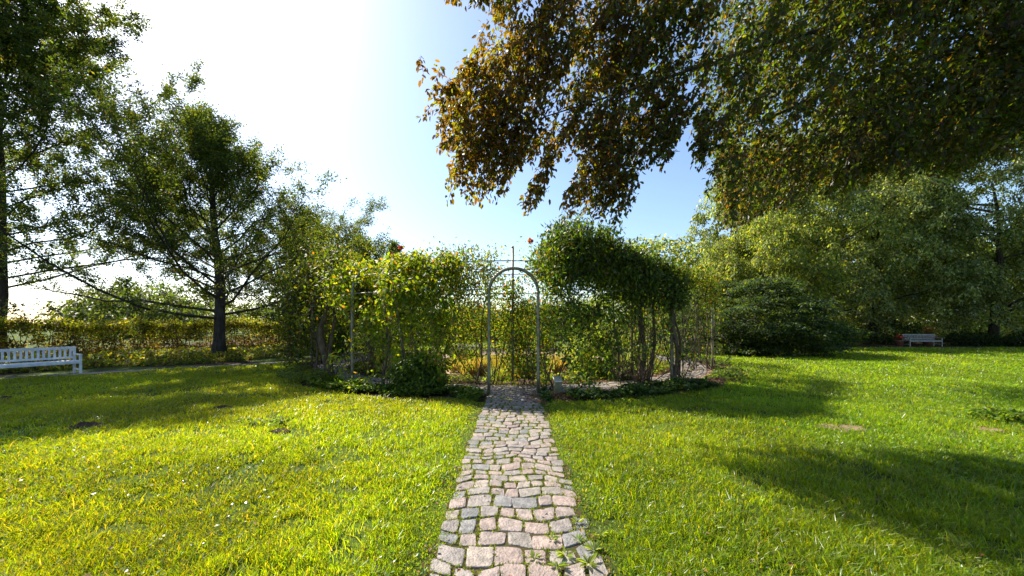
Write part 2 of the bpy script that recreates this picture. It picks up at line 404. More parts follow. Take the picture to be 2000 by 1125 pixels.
# bare patches and molehills
def patch(name, px, py, rx, ry, mat, h=.0, seed=1, label=None, cat=None, group=None):
    x, y = G(px, py); r = np.random.default_rng(seed); n = 26; rings = 7; V = [(0, 0, h)]; F = []
    wob = r.uniform(.45, 1.45, n); wob = (wob + np.roll(wob, 1) + np.roll(wob, -1)) / 3
    for k in range(1, rings + 1):
        t = k / rings
        for j in range(n):
            a = j / n * 6.283; X = rx * t * wob[j] * math.cos(a); Y = ry * t * wob[j] * math.sin(a)
            V.append((X, Y, h * (1 - t ** 2) * r.uniform(.6, 1.25) + r.normal(0, .006 if h else .001) + float(gz(x + X, y + Y)) + (.012 if k < rings else -.01)))
    for j in range(n): F.append((0, 1 + j, 1 + (j + 1) % n))
    for k in range(rings - 1):
        for j in range(n): F.append((1 + k * n + j, 1 + (k + 1) * n + j, 1 + (k + 1) * n + (j + 1) % n, 1 + k * n + (j + 1) % n))
    V[0] = (0, 0, h + float(gz(x, y)) + .012)
    o = npmesh(name, V, [i for f in F for i in f], [len(f) for f in F], mat, smooth=True); o.location = (x, y, 0)
    return o, (x, y, rx, ry)
holes = []
for i, (px, py, rx, ry, h, m, lab) in enumerate([
        (168, 836, .34, .13, .075, 'soil', 'largest dark molehill on the left lawn, a long low mound'),
        (436, 799, .17, .10, .05, 'soil', 'small molehill at the edge of the tree shade on the left lawn'),
        (548, 849, .15, .08, .04, 'soil', 'small molehill in the sunny lawn nearest the cobble path'),
        (8, 777, .20, .12, .05, 'soil', 'molehill in the tree shade in front of the white bench'),
        (1655, 836, .40, .20, 0, 'dirt', None), (1930, 842, .26, .14, 0, 'dirt', None)]):
    o, hh = patch('molehill' if lab else 'bare_ground', px, py, rx, ry, M[m], h, 40 + i); holes.append(hh)
    if lab: tag(o, lab, 'molehill', 'molehills on the left lawn')
    else: tag(o, kind='structure')

# ------------------------------------------------------------------ grass
def grass_ok(x, y):
    r = np.hypot(x - CX, y - CY); e = (vnoise(x, y, .22, 5) - .5) * .16 - .03
    ok = (r > 8.7 + (vnoise(x, y, .6, 6) - .5) * .35) & ~((np.abs(x - .012) < .585 + e) & (y < 9.6)) & ~left_of_path(x, y)
    ok &= ~((y > 25.0) & (x > 13))
    for hx, hy, rx, ry in holes: ok &= (((x - hx) / rx) ** 2 + ((y - hy) / ry) ** 2) > rng.uniform(0, 1.5, x.shape) * (.4 + vnoise(x, y, .10, 71))
    ok &= ~(((x - 13.4) ** 2 / 16 + (y - 20.8) ** 2 / 8) < 1)
    return ok
def make_grass(bands):
    VV = []; LL = []; SS = []; CC = []; off = 0
    for y0, y1, dens, hgt, wid in bands:
        xm = 1.42 * y1 + 1.5; n = int((y1 - y0) * 2 * xm * dens)
        x = rng.uniform(-xm, xm, n); y = rng.uniform(y0, y1, n); k = np.abs(x) < 1.42 * y + 1.5
        x, y = x[k], y[k]; k = grass_ok(x, y); x, y = x[k], y[k]; n = len(x)
        k = rng.random(n) > .75 * (vnoise(x, y, .30, 81) > .74); x, y = x[k], y[k]; n = len(x)
        cl = vnoise(x, y, .14, 8); big = vnoise(x, y, 1.3, 9); mid = vnoise(x, y, .45, 11)
        h = hgt * (.45 + .55 * cl + .35 * mid) * rng.uniform(.55, 1.3, n)
        h = np.where(rng.random(n) < .03, h * 1.8, h)
        near = np.clip((np.abs(x) - .6) / .25, .35, 1); h = h * np.where(y < 8.5, near, 1)
        a = rng.uniform(0, 6.283, n); lean = rng.uniform(.15, 1.35, n) * h
        la = rng.uniform(0, 6.283, n) * .92 + 6.283 * vnoise(x, y, .35, 12)
        b = np.stack([x, y, gz(x, y)], 1); sv = np.stack([np.cos(a), np.sin(a), 0 * a], 1) * (wid * rng.uniform(.6, 1.3, n))[:, None] * .5
        ld = np.stack([np.cos(la), np.sin(la), 0 * a], 1)
        tip = b + ld * lean[:, None] + np.array([0, 0, 1]) * h[:, None]
        mid_ = b + ld * (lean * .32)[:, None] + np.array([0, 0, 1]) * (h * .62)[:, None]
        v = np.stack([b - sv, b + sv, mid_ + sv * .85, tip, mid_ - sv * .85], 1).reshape(-1, 3)
        i = (np.arange(n) * 5 + off)[:, None]
        LL.append(np.concatenate([i + 0, i + 1, i + 2, i + 4, i + 4, i + 2, i + 3], 1).ravel()); SS.append(np.tile([4, 3], n))
        g = palette(n, [(.115, .195, .009), (.145, .22, .010), (.185, .235, .012), (.080, .15, .009), (.27, .27, .08)], [.36, .33, .18, .09, .04], .16)
        g *= (.68 + .50 * big + .22 * mid)[:, None]; g[:, 0] *= .95 + .22 * vnoise(x, y, 2.6, 14) + .12 * np.clip(-x / 8, -1, 1)  # yellower towards the left: sun glow put into the blade colour
        CC.append(np.repeat(g, 5, 0)); VV.append(v); off += 5 * n
    return npmesh('grass', np.concatenate(VV), np.concatenate(LL), np.concatenate(SS), M['grass'], None, np.concatenate(CC))
o = make_grass([(1.6, 3.2, 6200, .070, .0070), (3.2, 5.2, 3800, .068, .0088), (5.2, 8, 2300, .062, .010), (8, 12, 1000, .065, .015), (12, 18, 420, .07, .024), (18, 27, 170, .08, .04)])
tag(o, 'short mown lawn grass lit yellow green by the sun', 'grass', kind='stuff')
n = 26000; y = rng.uniform(1.8, 10, n); x = rng.uniform(-1.45, 1.45, n) * y; k = grass_ok(x, y) & (vnoise(x, y, .8, 61) > np.where(x < 0, .50, .66)); x, y = x[k], y[k]; n = len(x)
o = leaves('glint_leaves', np.stack([x, y, gz(x, y) + rng.uniform(.02, .055, n)], 1), rng.uniform(.018, .04, n), palette(n, [(.12, .18, .03), (.16, .22, .05), (.08, .13, .02)], [.4, .3, .3]), M['gloss'], nrm=rng.normal(0, .45, (n, 3)) + np.array([0, 0, 1]), ratio=.8)  # glossy leaves added to make white glints on the lawn
tag(o, 'small glossy leaves added for glints in patches of the lawn', 'glint_leaves', kind='stuff')
# grass and moss tufts in the cobble joints and at the ragged path edge
jp = np.array(JP); jp = jp[(jp[:, 1] > 1.6) & (jp[:, 1] < 8.4) & (np.abs(jp[:, 0]) < .8)]; jp = jp[rng.integers(0, len(jp), 30000)] + rng.normal(0, .004, (30000, 2)); x, y = jp[:, 0], jp[:, 1]
k = (vnoise(x, y, .28, 21) > .40) | (np.abs(x) > rng.uniform(.45, .6, len(x))); x, y = x[k], y[k]; n = len(x)
pos = np.stack([x, y, np.full(n, .006)], 1)
c = palette(n, [(.09, .14, .012), (.13, .16, .02), (.06, .10, .012)], [.5, .3, .2])
o = leaves('joint_weeds', pos, rng.uniform(.012, .034, n), c, M['grass'], d=rng.normal(0, .6, (n, 3)) + np.array([0, 0, .9]), ratio=.22)
tag(o, 'tiny grass and moss tufts growing in the cobble joints', 'weeds', kind='stuff')

# ------------------------------------------------------------------ the round arbour
def rpos(a, r, z=0.0): return np.array([CX + r * math.sin(a), CY - r * math.cos(a), z])
HSTR, HAR = 2.45, (RO - RI) / 2
arb = thing('round_arbour', 'ring shaped galvanised steel pergola tunnel with a round topped gate arch', 'pergola', (CX, CY, 0))
def arbpart(mb, name, lab=None):
    mb.v = [(p[0] - CX, p[1] - CY, p[2]) for p in mb.v]; o = mb.build(name, M['steel'], arb)
    if lab: o['label'] = lab
    return o
mb = MB(); gp = []
gl, gr = G(955, 769), G(1051, 769); gyy = gl[1]; gw = (gr[0] - gl[0]) / 2; gxc = (gr[0] + gl[0]) / 2; gtop = P3(1000, 524, gyy)[2]; gh = gtop - gw
pts = [(gxc - gw, gyy, z) for z in np.linspace(-.02, gh, 7)] + [(gxc - gw * math.cos(t), gyy, gh + gw * math.sin(t)) for t in np.linspace(0, math.pi, 19)[1:-1]] + [(gxc + gw, gyy, z) for z in np.linspace(gh, -.02, 7)]
mb.tube(pts, .038, 10)
for s in (-1, 1):
    mb.tube([(gxc + s * gw, gyy, gh - .01), (gxc + s * gw, gyy, gh + .03)], .046, 10)
arbpart(mb, 'gate_arch')
for k in range(-5, 6):
    mb = MB(); a = k * R(32.7)
    if k == 0:
        zt = P3(1000, 484, 9.9)[2]; mb.tube([rpos(0.003, RI, z) for z in (-.02, 1.2, 2.4, zt)], .034, 10); mb.lathe(rpos(0.003, RI, zt), [(.034, 0), (.044, .01), (.03, .04), (.012, .055)], 10)
        arbpart(mb, 'centre_post'); continue
    pts = [rpos(a, RO, z) for z in np.linspace(-.02, HSTR, 6)] + [rpos(a, (RO + RI) / 2 + HAR * math.cos(t), HSTR + HAR * 1.15 * math.sin(t)) for t in np.linspace(0, math.pi, 13)[1:-1]] + [rpos(a, RI, z) for z in np.linspace(HSTR, -.02, 6)]
    mb.tube(pts, .040, 8); arbpart(mb, 'hoop')
th = np.linspace(0, 2 * math.pi, 89)
for rr, z, rd in ((RO, 2.45, .012), (RI, 2.45, .012), (RI, 1.0, .008), ((RO + RI) / 2, HSTR + HAR * 1.15 + .03, .014), (RO - .18, 2.95, .010), (RI + .18, 2.95, .010)):
    mb = MB(); g0 = .09 if rr == RO else 0
    mb.tube([rpos(t, rr, z) for t in np.linspace(g0, 2 * math.pi - g0, 89)], rd, 6, False); arbpart(mb, 'wire_rail')

def cross(s):                        # s 0..1 outer wall up, 1..2 over the top, 2..3 down the inner wall -> r, z, nr, nz
    s = np.asarray(s, float); r = np.empty_like(s); z = np.empty_like(s); nr = np.empty_like(s); nz = np.zeros_like(s)
    A = s < 1; r[A] = RO; z[A] = s[A] * HSTR; nr[A] = 1
    B = (s >= 1) & (s < 2); t = (s[B] - 1) * math.pi; r[B] = (RO + RI) / 2 + HAR * np.cos(t); z[B] = HSTR + HAR * 1.15 * np.sin(t); nr[B] = np.cos(t); nz[B] = np.sin(t)
    C = s >= 2; r[C] = RI; z[C] = (3 - s[C]) * HSTR; nr[C] = -1
    return r, z, nr, nz
def climber(name, label, cat, a0, a1, dens, nclump, per, lsize, cols, wts, seed, csz=.16, thick=.14, stems=(), droop=.15, lift=None, mat='leaf', group=None, canes=0, tone=None, blooms=None, ratio=.5, bulge=.05, gaps=.36):
    """dens(a_deg, s) -> 0..1 keep chance over the tunnel's skin; stems: list of (angle_deg, r, height, radius)"""
    r = np.random.default_rng(seed); am = R((a0 + a1) / 2); base = rpos(am, RO)
    root = thing(name, label, cat, (base[0], base[1], 0), group)
    a = r.uniform(a0, a1, nclump * 6); s = r.uniform(0, 3, nclump * 6)
    k = (r.random(len(a)) < np.array([dens(x, y) for x, y in zip(a, s)])) & ((vnoise(a, s * 14, 3.2, seed) > gaps) | (r.random(len(a)) < .12)); a, s = a[k][:nclump], s[k][:nclump]
    rr, z, nr, nz = cross(s); off = r.normal(bulge, thick, len(a)); ar = np.radians(a)
    rr = rr + nr * off; z = z + nz * off
    if lift is not None: z = z + np.array([lift(x, y) for x, y in zip(a, s)]) * r.random(len(a)) ** .5
    cc = np.stack([CX + rr * np.sin(ar), CY - rr * np.cos(ar), z], 1)
    i = np.repeat(np.arange(len(cc)), per); n = len(i)
    e = np.clip(r.normal(0, csz, (n, 3)), -1.9 * csz, 1.7 * csz); e[:, 2] -= droop * np.linalg.norm(e[:, :2], axis=1)
    pos = cc[i] + e; pos[:, 2] = np.maximum(pos[:, 2], .03)
    tn = r.uniform(.75, 1.25, len(cc))
    col = palette(n, cols, wts, .16, r) * tn[i][:, None]
    out_n = np.stack([np.sin(ar) * nr, -np.cos(ar) * nr, nz + .5], 1)[i]
    L = leaves('foliage', pos - base, r.uniform(.65, 1.25, n) * lsize, col, M[mat], root, d=r.normal(0, .7, (n, 3)) + np.array([0, 0, -.6]), nrm=out_n + r.normal(0, .6, (n, 3)), ratio=ratio, r=r)
    for (sa, sr, sh, rad) in stems:
        mb = MB()
        p0 = rpos(R(sa), sr, -.02); top = rpos(R(sa + r.uniform(-2, 2)), sr + r.uniform(-.1, .1), sh)
        t = np.linspace(0, 1, 12)[:, None]; ph = r.random() * 6
        pts = p0 + (top - p0) * t + np.c_[np.sin(t * 9 + ph) * .05, np.cos(t * 8 + ph) * .05, 0 * t] * (rad * 18 + .4) + r.normal(0, .012, (12, 3))
        mb.tube(pts - base, np.linspace(rad * 1.25, rad * .7, 12) * r.uniform(.85, 1.15, 12), 7); mb.build('stem', M['barkl'], root)
    for q in range(canes):
        mb = MB()       # thin canes fanning up to the wires
        ang = r.uniform(a0, a1) if not stems else stems[q % len(stems)][0] + r.normal(0, 1)
        rb = (stems[q % len(stems)][1] if stems else RO) + r.normal(0, .05)
        p0 = rpos(R(ang), rb, -.01); p1 = rpos(R(ang + r.normal(0, 4.5)), r.choice([RO, RI]) if r.random() < .5 else rb + r.normal(0, .2), r.uniform(1.5, 3.0))
        t = np.linspace(0, 1, 10)[:, None]; bow = np.array([r.normal(0, .34), r.normal(0, .3), 0])
        pts = p0 + (p1 - p0) * t + bow * np.sin(t * math.pi) + r.normal(0, .014, (10, 3))
        mb.tube(pts - base, np.linspace(.012, .005, 10) * r.uniform(.7, 1.5), 4)
        if r.random() < .7:
            j = r.integers(3, 8); mb.tube(grow(pts[j], norm(pts[j] - pts[j - 1]) + r.normal(0, .5, 3), r.uniform(.4, 1), 5, .15, .05, r) - base, np.linspace(.007, .003, 6), 3)
        mb.build('cane', M['barkl'], root)
    if blooms:
        for (px, py, Y, sz, c) in blooms:
            p = P3(px, py, Y) - base; nb = 26; dd = norm(r.normal(0, 1, (nb, 3)))
            leaves('bloom', np.repeat(p[None], nb, 0) + dd * .01, sz, palette(nb, [c], [1], .12, r), M['petal'], root, d=dd, ratio=.9, fold=.6, r=r)
            q0 = p * np.array([.97, 1, 1]) - np.array([0, 0, .55]); mb = MB(); tt_ = np.linspace(0, 1, 6)[:, None]; mb.tube(q0 + (p - q0) * tt_ + np.sin(tt_ * 3) * .03, np.linspace(.006, .003, 6), 4); mb.build('shoot', M['barkl'], root)
            nb = 26; f_ = r.random((nb, 1)); leaves('shoot_leaves', q0 + (p - q0) * f_ + r.normal(0, .04, (nb, 3)), .075, palette(nb, cols, wts, .15, r), M[mat], root, r=r)
    return root
YG = [(.115, .17, .013), (.17, .215, .015), (.065, .11, .012), (.23, .22, .02), (.28, .16, .03)]
DG = [(.035, .065, .014), (.05, .09, .015), (.022, .042, .012), (.10, .13, .015), (.14, .11, .02)]
def ss(x, a, b): return min(1, max(0, (x - a) / (b - a)))
# left dark creeper
def d1(a, s):
    z = s * HSTR if s < 1 else 9
    if s < 1: return .95 if z > 1.75 else (.14 if a > -55 else .32) if z > .5 else .12
    return .95 if s < 2.2 else .12
climber('creeper', 'dark leafy creeper with reddish top leaves on the far left bend of the arbour', 'climbing plant', -82, -41, d1, 520, 44, .12,
        [(.045, .065, .012), (.075, .095, .012), (.02, .028, .012), (.12, .13, .02), (.16, .07, .02)], [.34, .27, .27, .09, .03], 101, .20, .24,
        [(-44, RO, 3, .085), (-46, RO - .3, 2.9, .05), (-50, RO, 2.7, .03), (-43, RI, 2.8, .06), (-60, RO, 2.5, .025)], canes=9, bulge=.48)
# broad bright creeper left of the gate
def d2(a, s):
    z = s * HSTR if s < 1 else 9
    low = 2.1 if a < -31 else (2.0 - 1.2 * ss(a, -31, -23) if a < -24 else max(0, .8 - .9 * ss(a, -23, -18)) + 1.0 * ss(a, -15, -11.5))
    if s < 1: return .95 if z > low else .06
    if abs(a + 33) < 3.2 and 1 <= s < 2: return .10
    return (.8 if s < 1.5 else .45) if s < 2 else .08
climber('climber', 'broad yellow green leafy climber covering the arbour wall left of the gate', 'climbing plant', -41, -11.5, d2, 420, 30, .125,
        YG, [.34, .3, .18, .13, .05], 102, .14, .09, [(-20, RO, 2.6, .03), (-17, RO, 2.5, .025), (-24, RO, 2.7, .03)], canes=12)
# thin rose just left of the gate and over it
def d3(a, s):
    z = s * HSTR if s < 1 else 9
    if s < 1: return (.30 if z > 1.2 else .10) if a < -6 else 0
    if (s < 1.4 and a > -6.5) or (s < 1.8 and a > -2.5): return 0
    if s < 2: return .75
    return .55 if (3 - s) * HSTR > .9 else .18
climber('climbing_rose', 'loose climbing rose with a few orange red blooms just left of the gate arch', 'climbing rose', -15, 1, d3, 250, 34, .085,
        [(.08, .12, .015), (.14, .17, .018), (.05, .085, .018), (.20, .17, .03), (.25, .10, .04)], [.35, .28, .2, .12, .05], 103, .16, .18,
        [(-8, RI, 2.4, .02), (-4, RI, 2.2, .015)], canes=12,
        blooms=[(782, 484, 9.6, .07, (.45, .11, .05)), (766, 498, 9.6, .05, (.40, .05, .06)), (826, 505, 9.5, .045, (.5, .08, .06))])
def d3b(a, s):
    z = s * HSTR if s < 1 else 9
    if s < 1: return .08 if z > 1.6 and a > 7 else 0
    if (s < 1.4 and a < 6.5) or (s < 1.8 and a < 2.5): return 0
    if s < 2: return .8
    return .5 if (3 - s) * HSTR > .6 else .2
climber('climbing_rose', 'rose with long bare canes and one orange bloom climbing behind the gate centre post', 'climbing rose', -1, 10, d3b, 190, 34, .085,
        [(.07, .11, .015), (.12, .16, .018), (.05, .085, .018), (.20, .17, .03), (.3, .12, .03)], [.37, .28, .2, .11, .04], 113, .16, .18,
        [(7.5, RO - .5, .5, .02), (3, RI, 2, .012)], canes=15, blooms=[(1036, 470, 9.9, .085, (.65, .20, .03))])
# tall dense wisteria heap right of the gate
def d4(a, s):
    z = s * HSTR if s < 1 else 9
    if s < 1:
        low = 1.1 + 1.1 * ss(a, 17, 26)
        return (.95 if z > 2.1 else .22) if z > low else (.08 if a < 19 else .03)
    return 1 if s < 2 else (.3 if (3 - s) * HSTR > 1.7 else .03)
lift4 = lambda a, s: (1.0 * math.exp(-((a - 14) / 12) ** 2)) if 0.9 < s < 2.1 else 0
climber('wisteria', 'dense glossy green wisteria heaped highest over the arbour right of the gate', 'climbing plant', 6.5, 36, d4, 820, 44, .125,
        [(.052, .090, .014), (.085, .13, .015), (.028, .048, .012), (.15, .19, .02), (.09, .05, .015)], [.33, .3, .2, .13, .04], 104, .15, .10,
        [(30, RO - .7, 3.0, .07), (31.5, RO - .55, 2.9, .045), (29, RO - .6, 2.9, .035), (33.5, RO + .05, 2.8, .055), (28, RI, 2.8, .03)], droop=.5, lift=lift4, gaps=.18, canes=38, mat='leafd', ratio=.38)
def d5(a, s):
    z = s * HSTR if s < 1 else 9
    e = 1 - .75 * ss(a, 54, 62)
    if s < 1: return e * (.9 if z > 2.25 else .09 if z > 1.2 else .04)
    return e * (.9 if s < 2.15 else .15)
climber('honeysuckle', 'half bare twiggy vine thinning down the right hand bend of the arbour', 'climbing plant', 33, 76, d5, 240, 34, .10,
        [(.06, .09, .014), (.10, .13, .016), (.03, .05, .012), (.17, .15, .02), (.20, .09, .03)], [.34, .28, .2, .13, .05], 105, .14, .11,
        [(36, RO, 2.7, .03), (64, RO, 2.6, .018), (66, RO - .15, 2.6, .022), (62, RO - .6, 2.5, .02)], canes=26)
# back of the ring: separate climbers, one per bay
for j, (b0, b1, dn, lab) in enumerate([(78, 112, .30, 'leafy climber on the right side bay of the arbour, seen through the ring'),
                                       (112, 146, .38, 'climber on the back of the arbour seen between the right vine trunks'),
                                       (146, 180, .5, 'climber on the back of the arbour seen just right through the gate'),
                                       (180, 214, .6, 'climber on the back of the arbour seen just left through the gate'),
                                       (214, 248, .7, 'dense climber on the back left bay of the arbour'),
                                       (248, 286, .7, 'leafy climber on the left side bay of the arbour behind the dark creeper')]):
    climber('climber', lab, 'climbing plant', b0, b1, (lambda a, s, dn=dn: dn * (1 if .45 < s < 2.6 else .25)), 125, 28, .12, YG if j % 2 else DG,
            [.34, .28, .2, .13, .05], 130 + j, .2, .16, [(b0 + 4, RO, 2.6, .03), (b1 - 6, RO, 2.6, .03)], canes=6, group='climbers on the far bays of the arbour')

# ------------------------------------------------------------------ beds round and inside the arbour
def groundcover(name, label, a0, a1, r0, r1, n, lsize, cols, wts, hgt, seed, mat='leaf'):
    r = np.random.default_rng(seed); a = np.radians(r.uniform(a0, a1, n)); rr = r.uniform(r0, r1, n)
    x = CX + rr * np.sin(a); y = CY - rr * np.cos(a); k = vnoise(x, y, .5, seed) > .33
    k &= ~(np.abs(x) < .66); x, y = x[k], y[k]; n = len(x)
    z = hgt * vnoise(x, y, .35, seed + 1) * r.uniform(.3, 1.3, n) + .03
    nn = r.normal(0, .5, (n, 3)) + np.array([0, 0, 1]); dd = r.normal(0, 1, (n, 3)) * np.array([1, 1, .35])
    o = leaves(name, np.stack([x, y, z], 1), r.uniform(.6, 1.3, n) * lsize, palette(n, cols, wts, .18, r), M[mat], None, d=dd, nrm=nn, ratio=.75, r=r)
    return tag(o, label, 'ground cover', kind='stuff')
GC = [(.06, .11, .015), (.10, .15, .02), (.035, .065, .015), (.13, .17, .04)]
groundcover('strawberry_ground_cover', 'bright leafy ground cover edging the bed left of the gate', -38, -4, 7.95, 8.75, 9000, .085, GC, [.4, .25, .25, .1], .20, 201)
groundcover('ivy_ground_cover', 'darker leafy ground cover edging the bed right of the gate', 4, 37, 7.95, 8.80, 9500, .085, [(.035, .07, .018), (.06, .10, .022), (.02, .045, .015), (.10, .14, .04)], [.4, .3, .2, .1], .22, 203, 'leafd')
groundcover('herb_ground_cover', 'feathery pale green plants at the foot of the left bend of the arbour', -62, -36, 7.9, 8.9, 7000, .05, [(.09, .13, .03), (.13, .17, .04), (.06, .09, .02), (.16, .18, .06)], [.3, .3, .3, .1], .30, 205)
groundcover('bed_seedlings', 'scattered low plants in the bed at the right bend of the arbour', 37, 80, 7.95, 8.9, 3000, .07, GC, [.4, .3, .2, .1], .12, 207)
groundcover('inner_bed_plants', 'low green plants edging the inside of the ring path', -70, 70, 5.6, 6.6, 9000, .075, [(.10, .14, .018), (.15, .18, .02), (.05, .08, .015), (.2, .17, .04)], [.35, .3, .2, .15], .20, 209)
# fallen leaves on the beds and lawn
def litter(name, label, n, fn, seed, size=.06, lift=.02):
    r = np.random.default_rng(seed); x, y, z = fn(r, n); n = len(x)
    nn = r.normal(0, .25, (n, 3)) + np.array([0, 0, 1]); dd = r.normal(0, 1, (n, 3)) * np.array([1, 1, .15])
    c = palette(n, [(.22, .10, .05), (.30, .17, .10), (.13, .06, .04), (.35, .24, .16), (.30, .20, .04)], [.3, .25, .2, .15, .1], .2, r)
    return tag(leaves(name, np.stack([x, y, z + lift], 1), r.uniform(.6, 1.2, n) * size, c, M['petal'], None, d=dd, nrm=nn, ratio=.6, fold=.5, r=r), label, 'fallen leaves', kind='stuff')
def f1(r, n):
    a = np.radians(r.uniform(2, 80, n)); rr = r.uniform(6.3, 8.9, n); k = (rr > 7.75) | (rr < 6.7) | (r.random(n) < .12); a, rr = a[k], rr[k]
    return CX + rr * np.sin(a), CY - rr * np.cos(a), np.zeros(len(a))
litter('fallen_leaves', 'reddish brown fallen leaves on the soil round the right side of the arbour', 6500, f1, 301, .075)
def f2(r, n):
    y = r.uniform(2, 9, n) ** 1.0; x = r.uniform(-1.4, 1.4, n) * y; k = (np.hypot(x - CX, y - CY) > 8.9); x, y = x[k], y[k]; return x, y, gz(x, y) + .03
litter('scattered_leaves', 'few dry leaves scattered over the lawn and path edges', 420, f2, 302, .042, .015)
def f3(r, n):
    y = r.uniform(2, 8.3, n); x = r.choice([-1, 1], n) * (.6 + np.abs(r.normal(0, .06, n))); return x, y, np.full(n, .01)
litter('path_edge_leaves', 'dry leaves caught along both edges of the cobble path', 90, f3, 303, .045, .02)

def tuft_patch(name, label, cat, cx, cy, rx, ry, n, h, cols, wts, seed, wid=.03, kind=None, head=None, group=None):
    r = np.random.default_rng(seed); root = thing(name, label, cat, (cx, cy, 0), group)
    k = max(3, n // 60); tx = r.normal(0, .42, k) * rx; ty = r.normal(0, .42, k) * ry; i = r.integers(0, k, n)
    pos = np.stack([tx[i] + r.normal(0, .05, n), ty[i] + r.normal(0, .05, n), np.zeros(n)], 1)
    d = r.normal(0, .28, (n, 3)) + np.array([0, 0, 1]); L = h * r.uniform(.5, 1.15, n)
    leaves('foliage', pos, L, palette(n, cols, wts, .15, r), M['leaf'], root, d=d, ratio=wid, r=r)
    if head is not None:
        m = n // 2; dd = norm(d[:m]); hp = pos[:m] + dd * L[:m, None]
        tag(leaves('flower_spike', hp, .09, palette(m, [head], [1], .2, r), M['petal'], root, d=dd, ratio=.25, r=r), kind='stuff')
    return root
LAV = [(.16, .20, .14), (.20, .24, .18), (.12, .15, .10)]
GLD = [(.24, .17, .10), (.29, .22, .14), (.17, .16, .08)]
specs = [(905, 728, .55, .4, 900, .50, GLD, None, 'low golden dry grasses left of the gate inside the ring'),
         (935, 735, .6, .4, 1200, .62, GLD, None, 'golden dry grasses just left of the gate posts inside the ring'),
         (985, 732, .6, .4, 1300, .70, GLD, None, 'tall straw coloured grasses seen through the gate left of the centre post'),
         (1020, 735, .55, .4, 1500, .78, LAV, (.20, .17, .26), 'silver lavender clump seen through the gate beside the centre post'),
         (975, 742, .5, .3, 700, .40, LAV, None, 'low silver green clump at the left foot of the centre post'),
         (1065, 728, .6, .4, 1200, .65, GLD, None, 'straw coloured grasses just right of the gate'),
         (905, 702, .8, .5, 1300, .6, LAV, (.20, .16, .28), 'far lavender clump beyond the pink gravel path'),
         (1235, 722, .8, .5, 1400, .75, LAV, None, 'silvery clump behind the inner post on the right'),
         (760, 712, .6, .5, 900, .75, [(.10, .15, .04), (.15, .18, .06)], None, 'tall green grass clump inside the left of the ring')]
for i, (px, py, rx, ry, n, h, cols, hd, lab) in enumerate(specs):
    x, y = G(px, py); tuft_patch('lavender' if cols is LAV else 'ornamental_grass', lab, 'garden plant', x, y, rx, ry, n, h, cols, [1 / len(cols)] * len(cols), 400 + i, head=hd, group='border plants inside the arbour')
x, y = G(1165, 738)
shrub('shrub', 'rounded yellow green shrub inside the ring right of the gate', 'shrub', x, y + .35, (.75, .6, .75), 130, 40, .10, YG, [.4, .34, .12, .1, .04], 420, z0=.75, csz=.22)
x, y = G(1130, 728)
shrub('shrub', 'smaller bright green shrub behind the rounded yellow green one', 'shrub', x, y + .3, (.5, .5, .55), 70, 36, .09, YG, [.4, .34, .16, .06, .04], 421, z0=.55, csz=.2)
x, y = G(810, 772)
shrub('shrub', 'leafy bush spilling from the foot of the yellow green climber onto the lawn edge', 'shrub', x, y + .25, (.62, .35, .62), 120, 38, .095, [(.06, .11, .015), (.10, .15, .018), (.03, .06, .012), (.15, .17, .02)], [.4, .3, .2, .1], 422, z0=.5, csz=.17)
x, y = G(1090, 712)
shrub('young_shrub', 'small single stemmed bright green plant beside the stone marker', 'plant', x + .02, y + .1, (.12, .12, .22), 10, 22, .07, [(.06, .16, .012)], [1], 423, z0=.35, csz=.08, stems=1)
x, y = G(1240, 712)
shrub('shrub', 'round green shrub inside the right of the ring behind the silvery clump', 'shrub', x, y + 1, (.8, .7, .7), 90, 36, .11, YG, [.4, .34, .16, .06, .04], 424, z0=.7, csz=.22)
x, y = G(640, 700)
shrub('shrub', 'green shrub behind the dark creeper trunk on the left', 'shrub', x, y, (1.3, 1.0, 1.2), 150, 36, .12, DG, [.3, .3, .2, .15, .05], 425, z0=1.2, csz=.3)

# stone marker with a slanted plaque, right of the gate
x, y = G(1089, 768)
mk = thing('stone_marker', 'low sandstone marker with slanted metal plaque just right of the gate', 'marker', (x, y, 0))
mb = MB(); wdt, dp = .17, .13; b0 = 0
mb.v = [(-wdt / 2, -dp / 2, -.02), (wdt / 2, -dp / 2, -.02), (wdt / 2, dp / 2, -.02), (-wdt / 2, dp / 2, -.02), (-wdt / 2, -dp / 2, .27), (wdt / 2, -dp / 2, .27), (wdt / 2, dp / 2, .36), (-wdt / 2, dp / 2, .36)]
mb.f = [(3, 2, 1, 0), (0, 1, 5, 4), (1, 2, 6, 5), (2, 3, 7, 6), (3, 0, 4, 7), (4, 5, 6, 7)]; mb.build('block', M['stele'], mk, False)
sl = math.atan2(.09, .13); Mx = np.array([[1, 0, 0], [0, math.cos(sl), -math.sin(sl)], [0, math.sin(sl), math.cos(sl)]])
mb = MB(); mb.box((0, -.005, .332), (.20, .19, .022), Mx, .006); mb.build('plaque', M['plaque'], mk, False)
mk.rotation_euler = (0, 0, R(12))

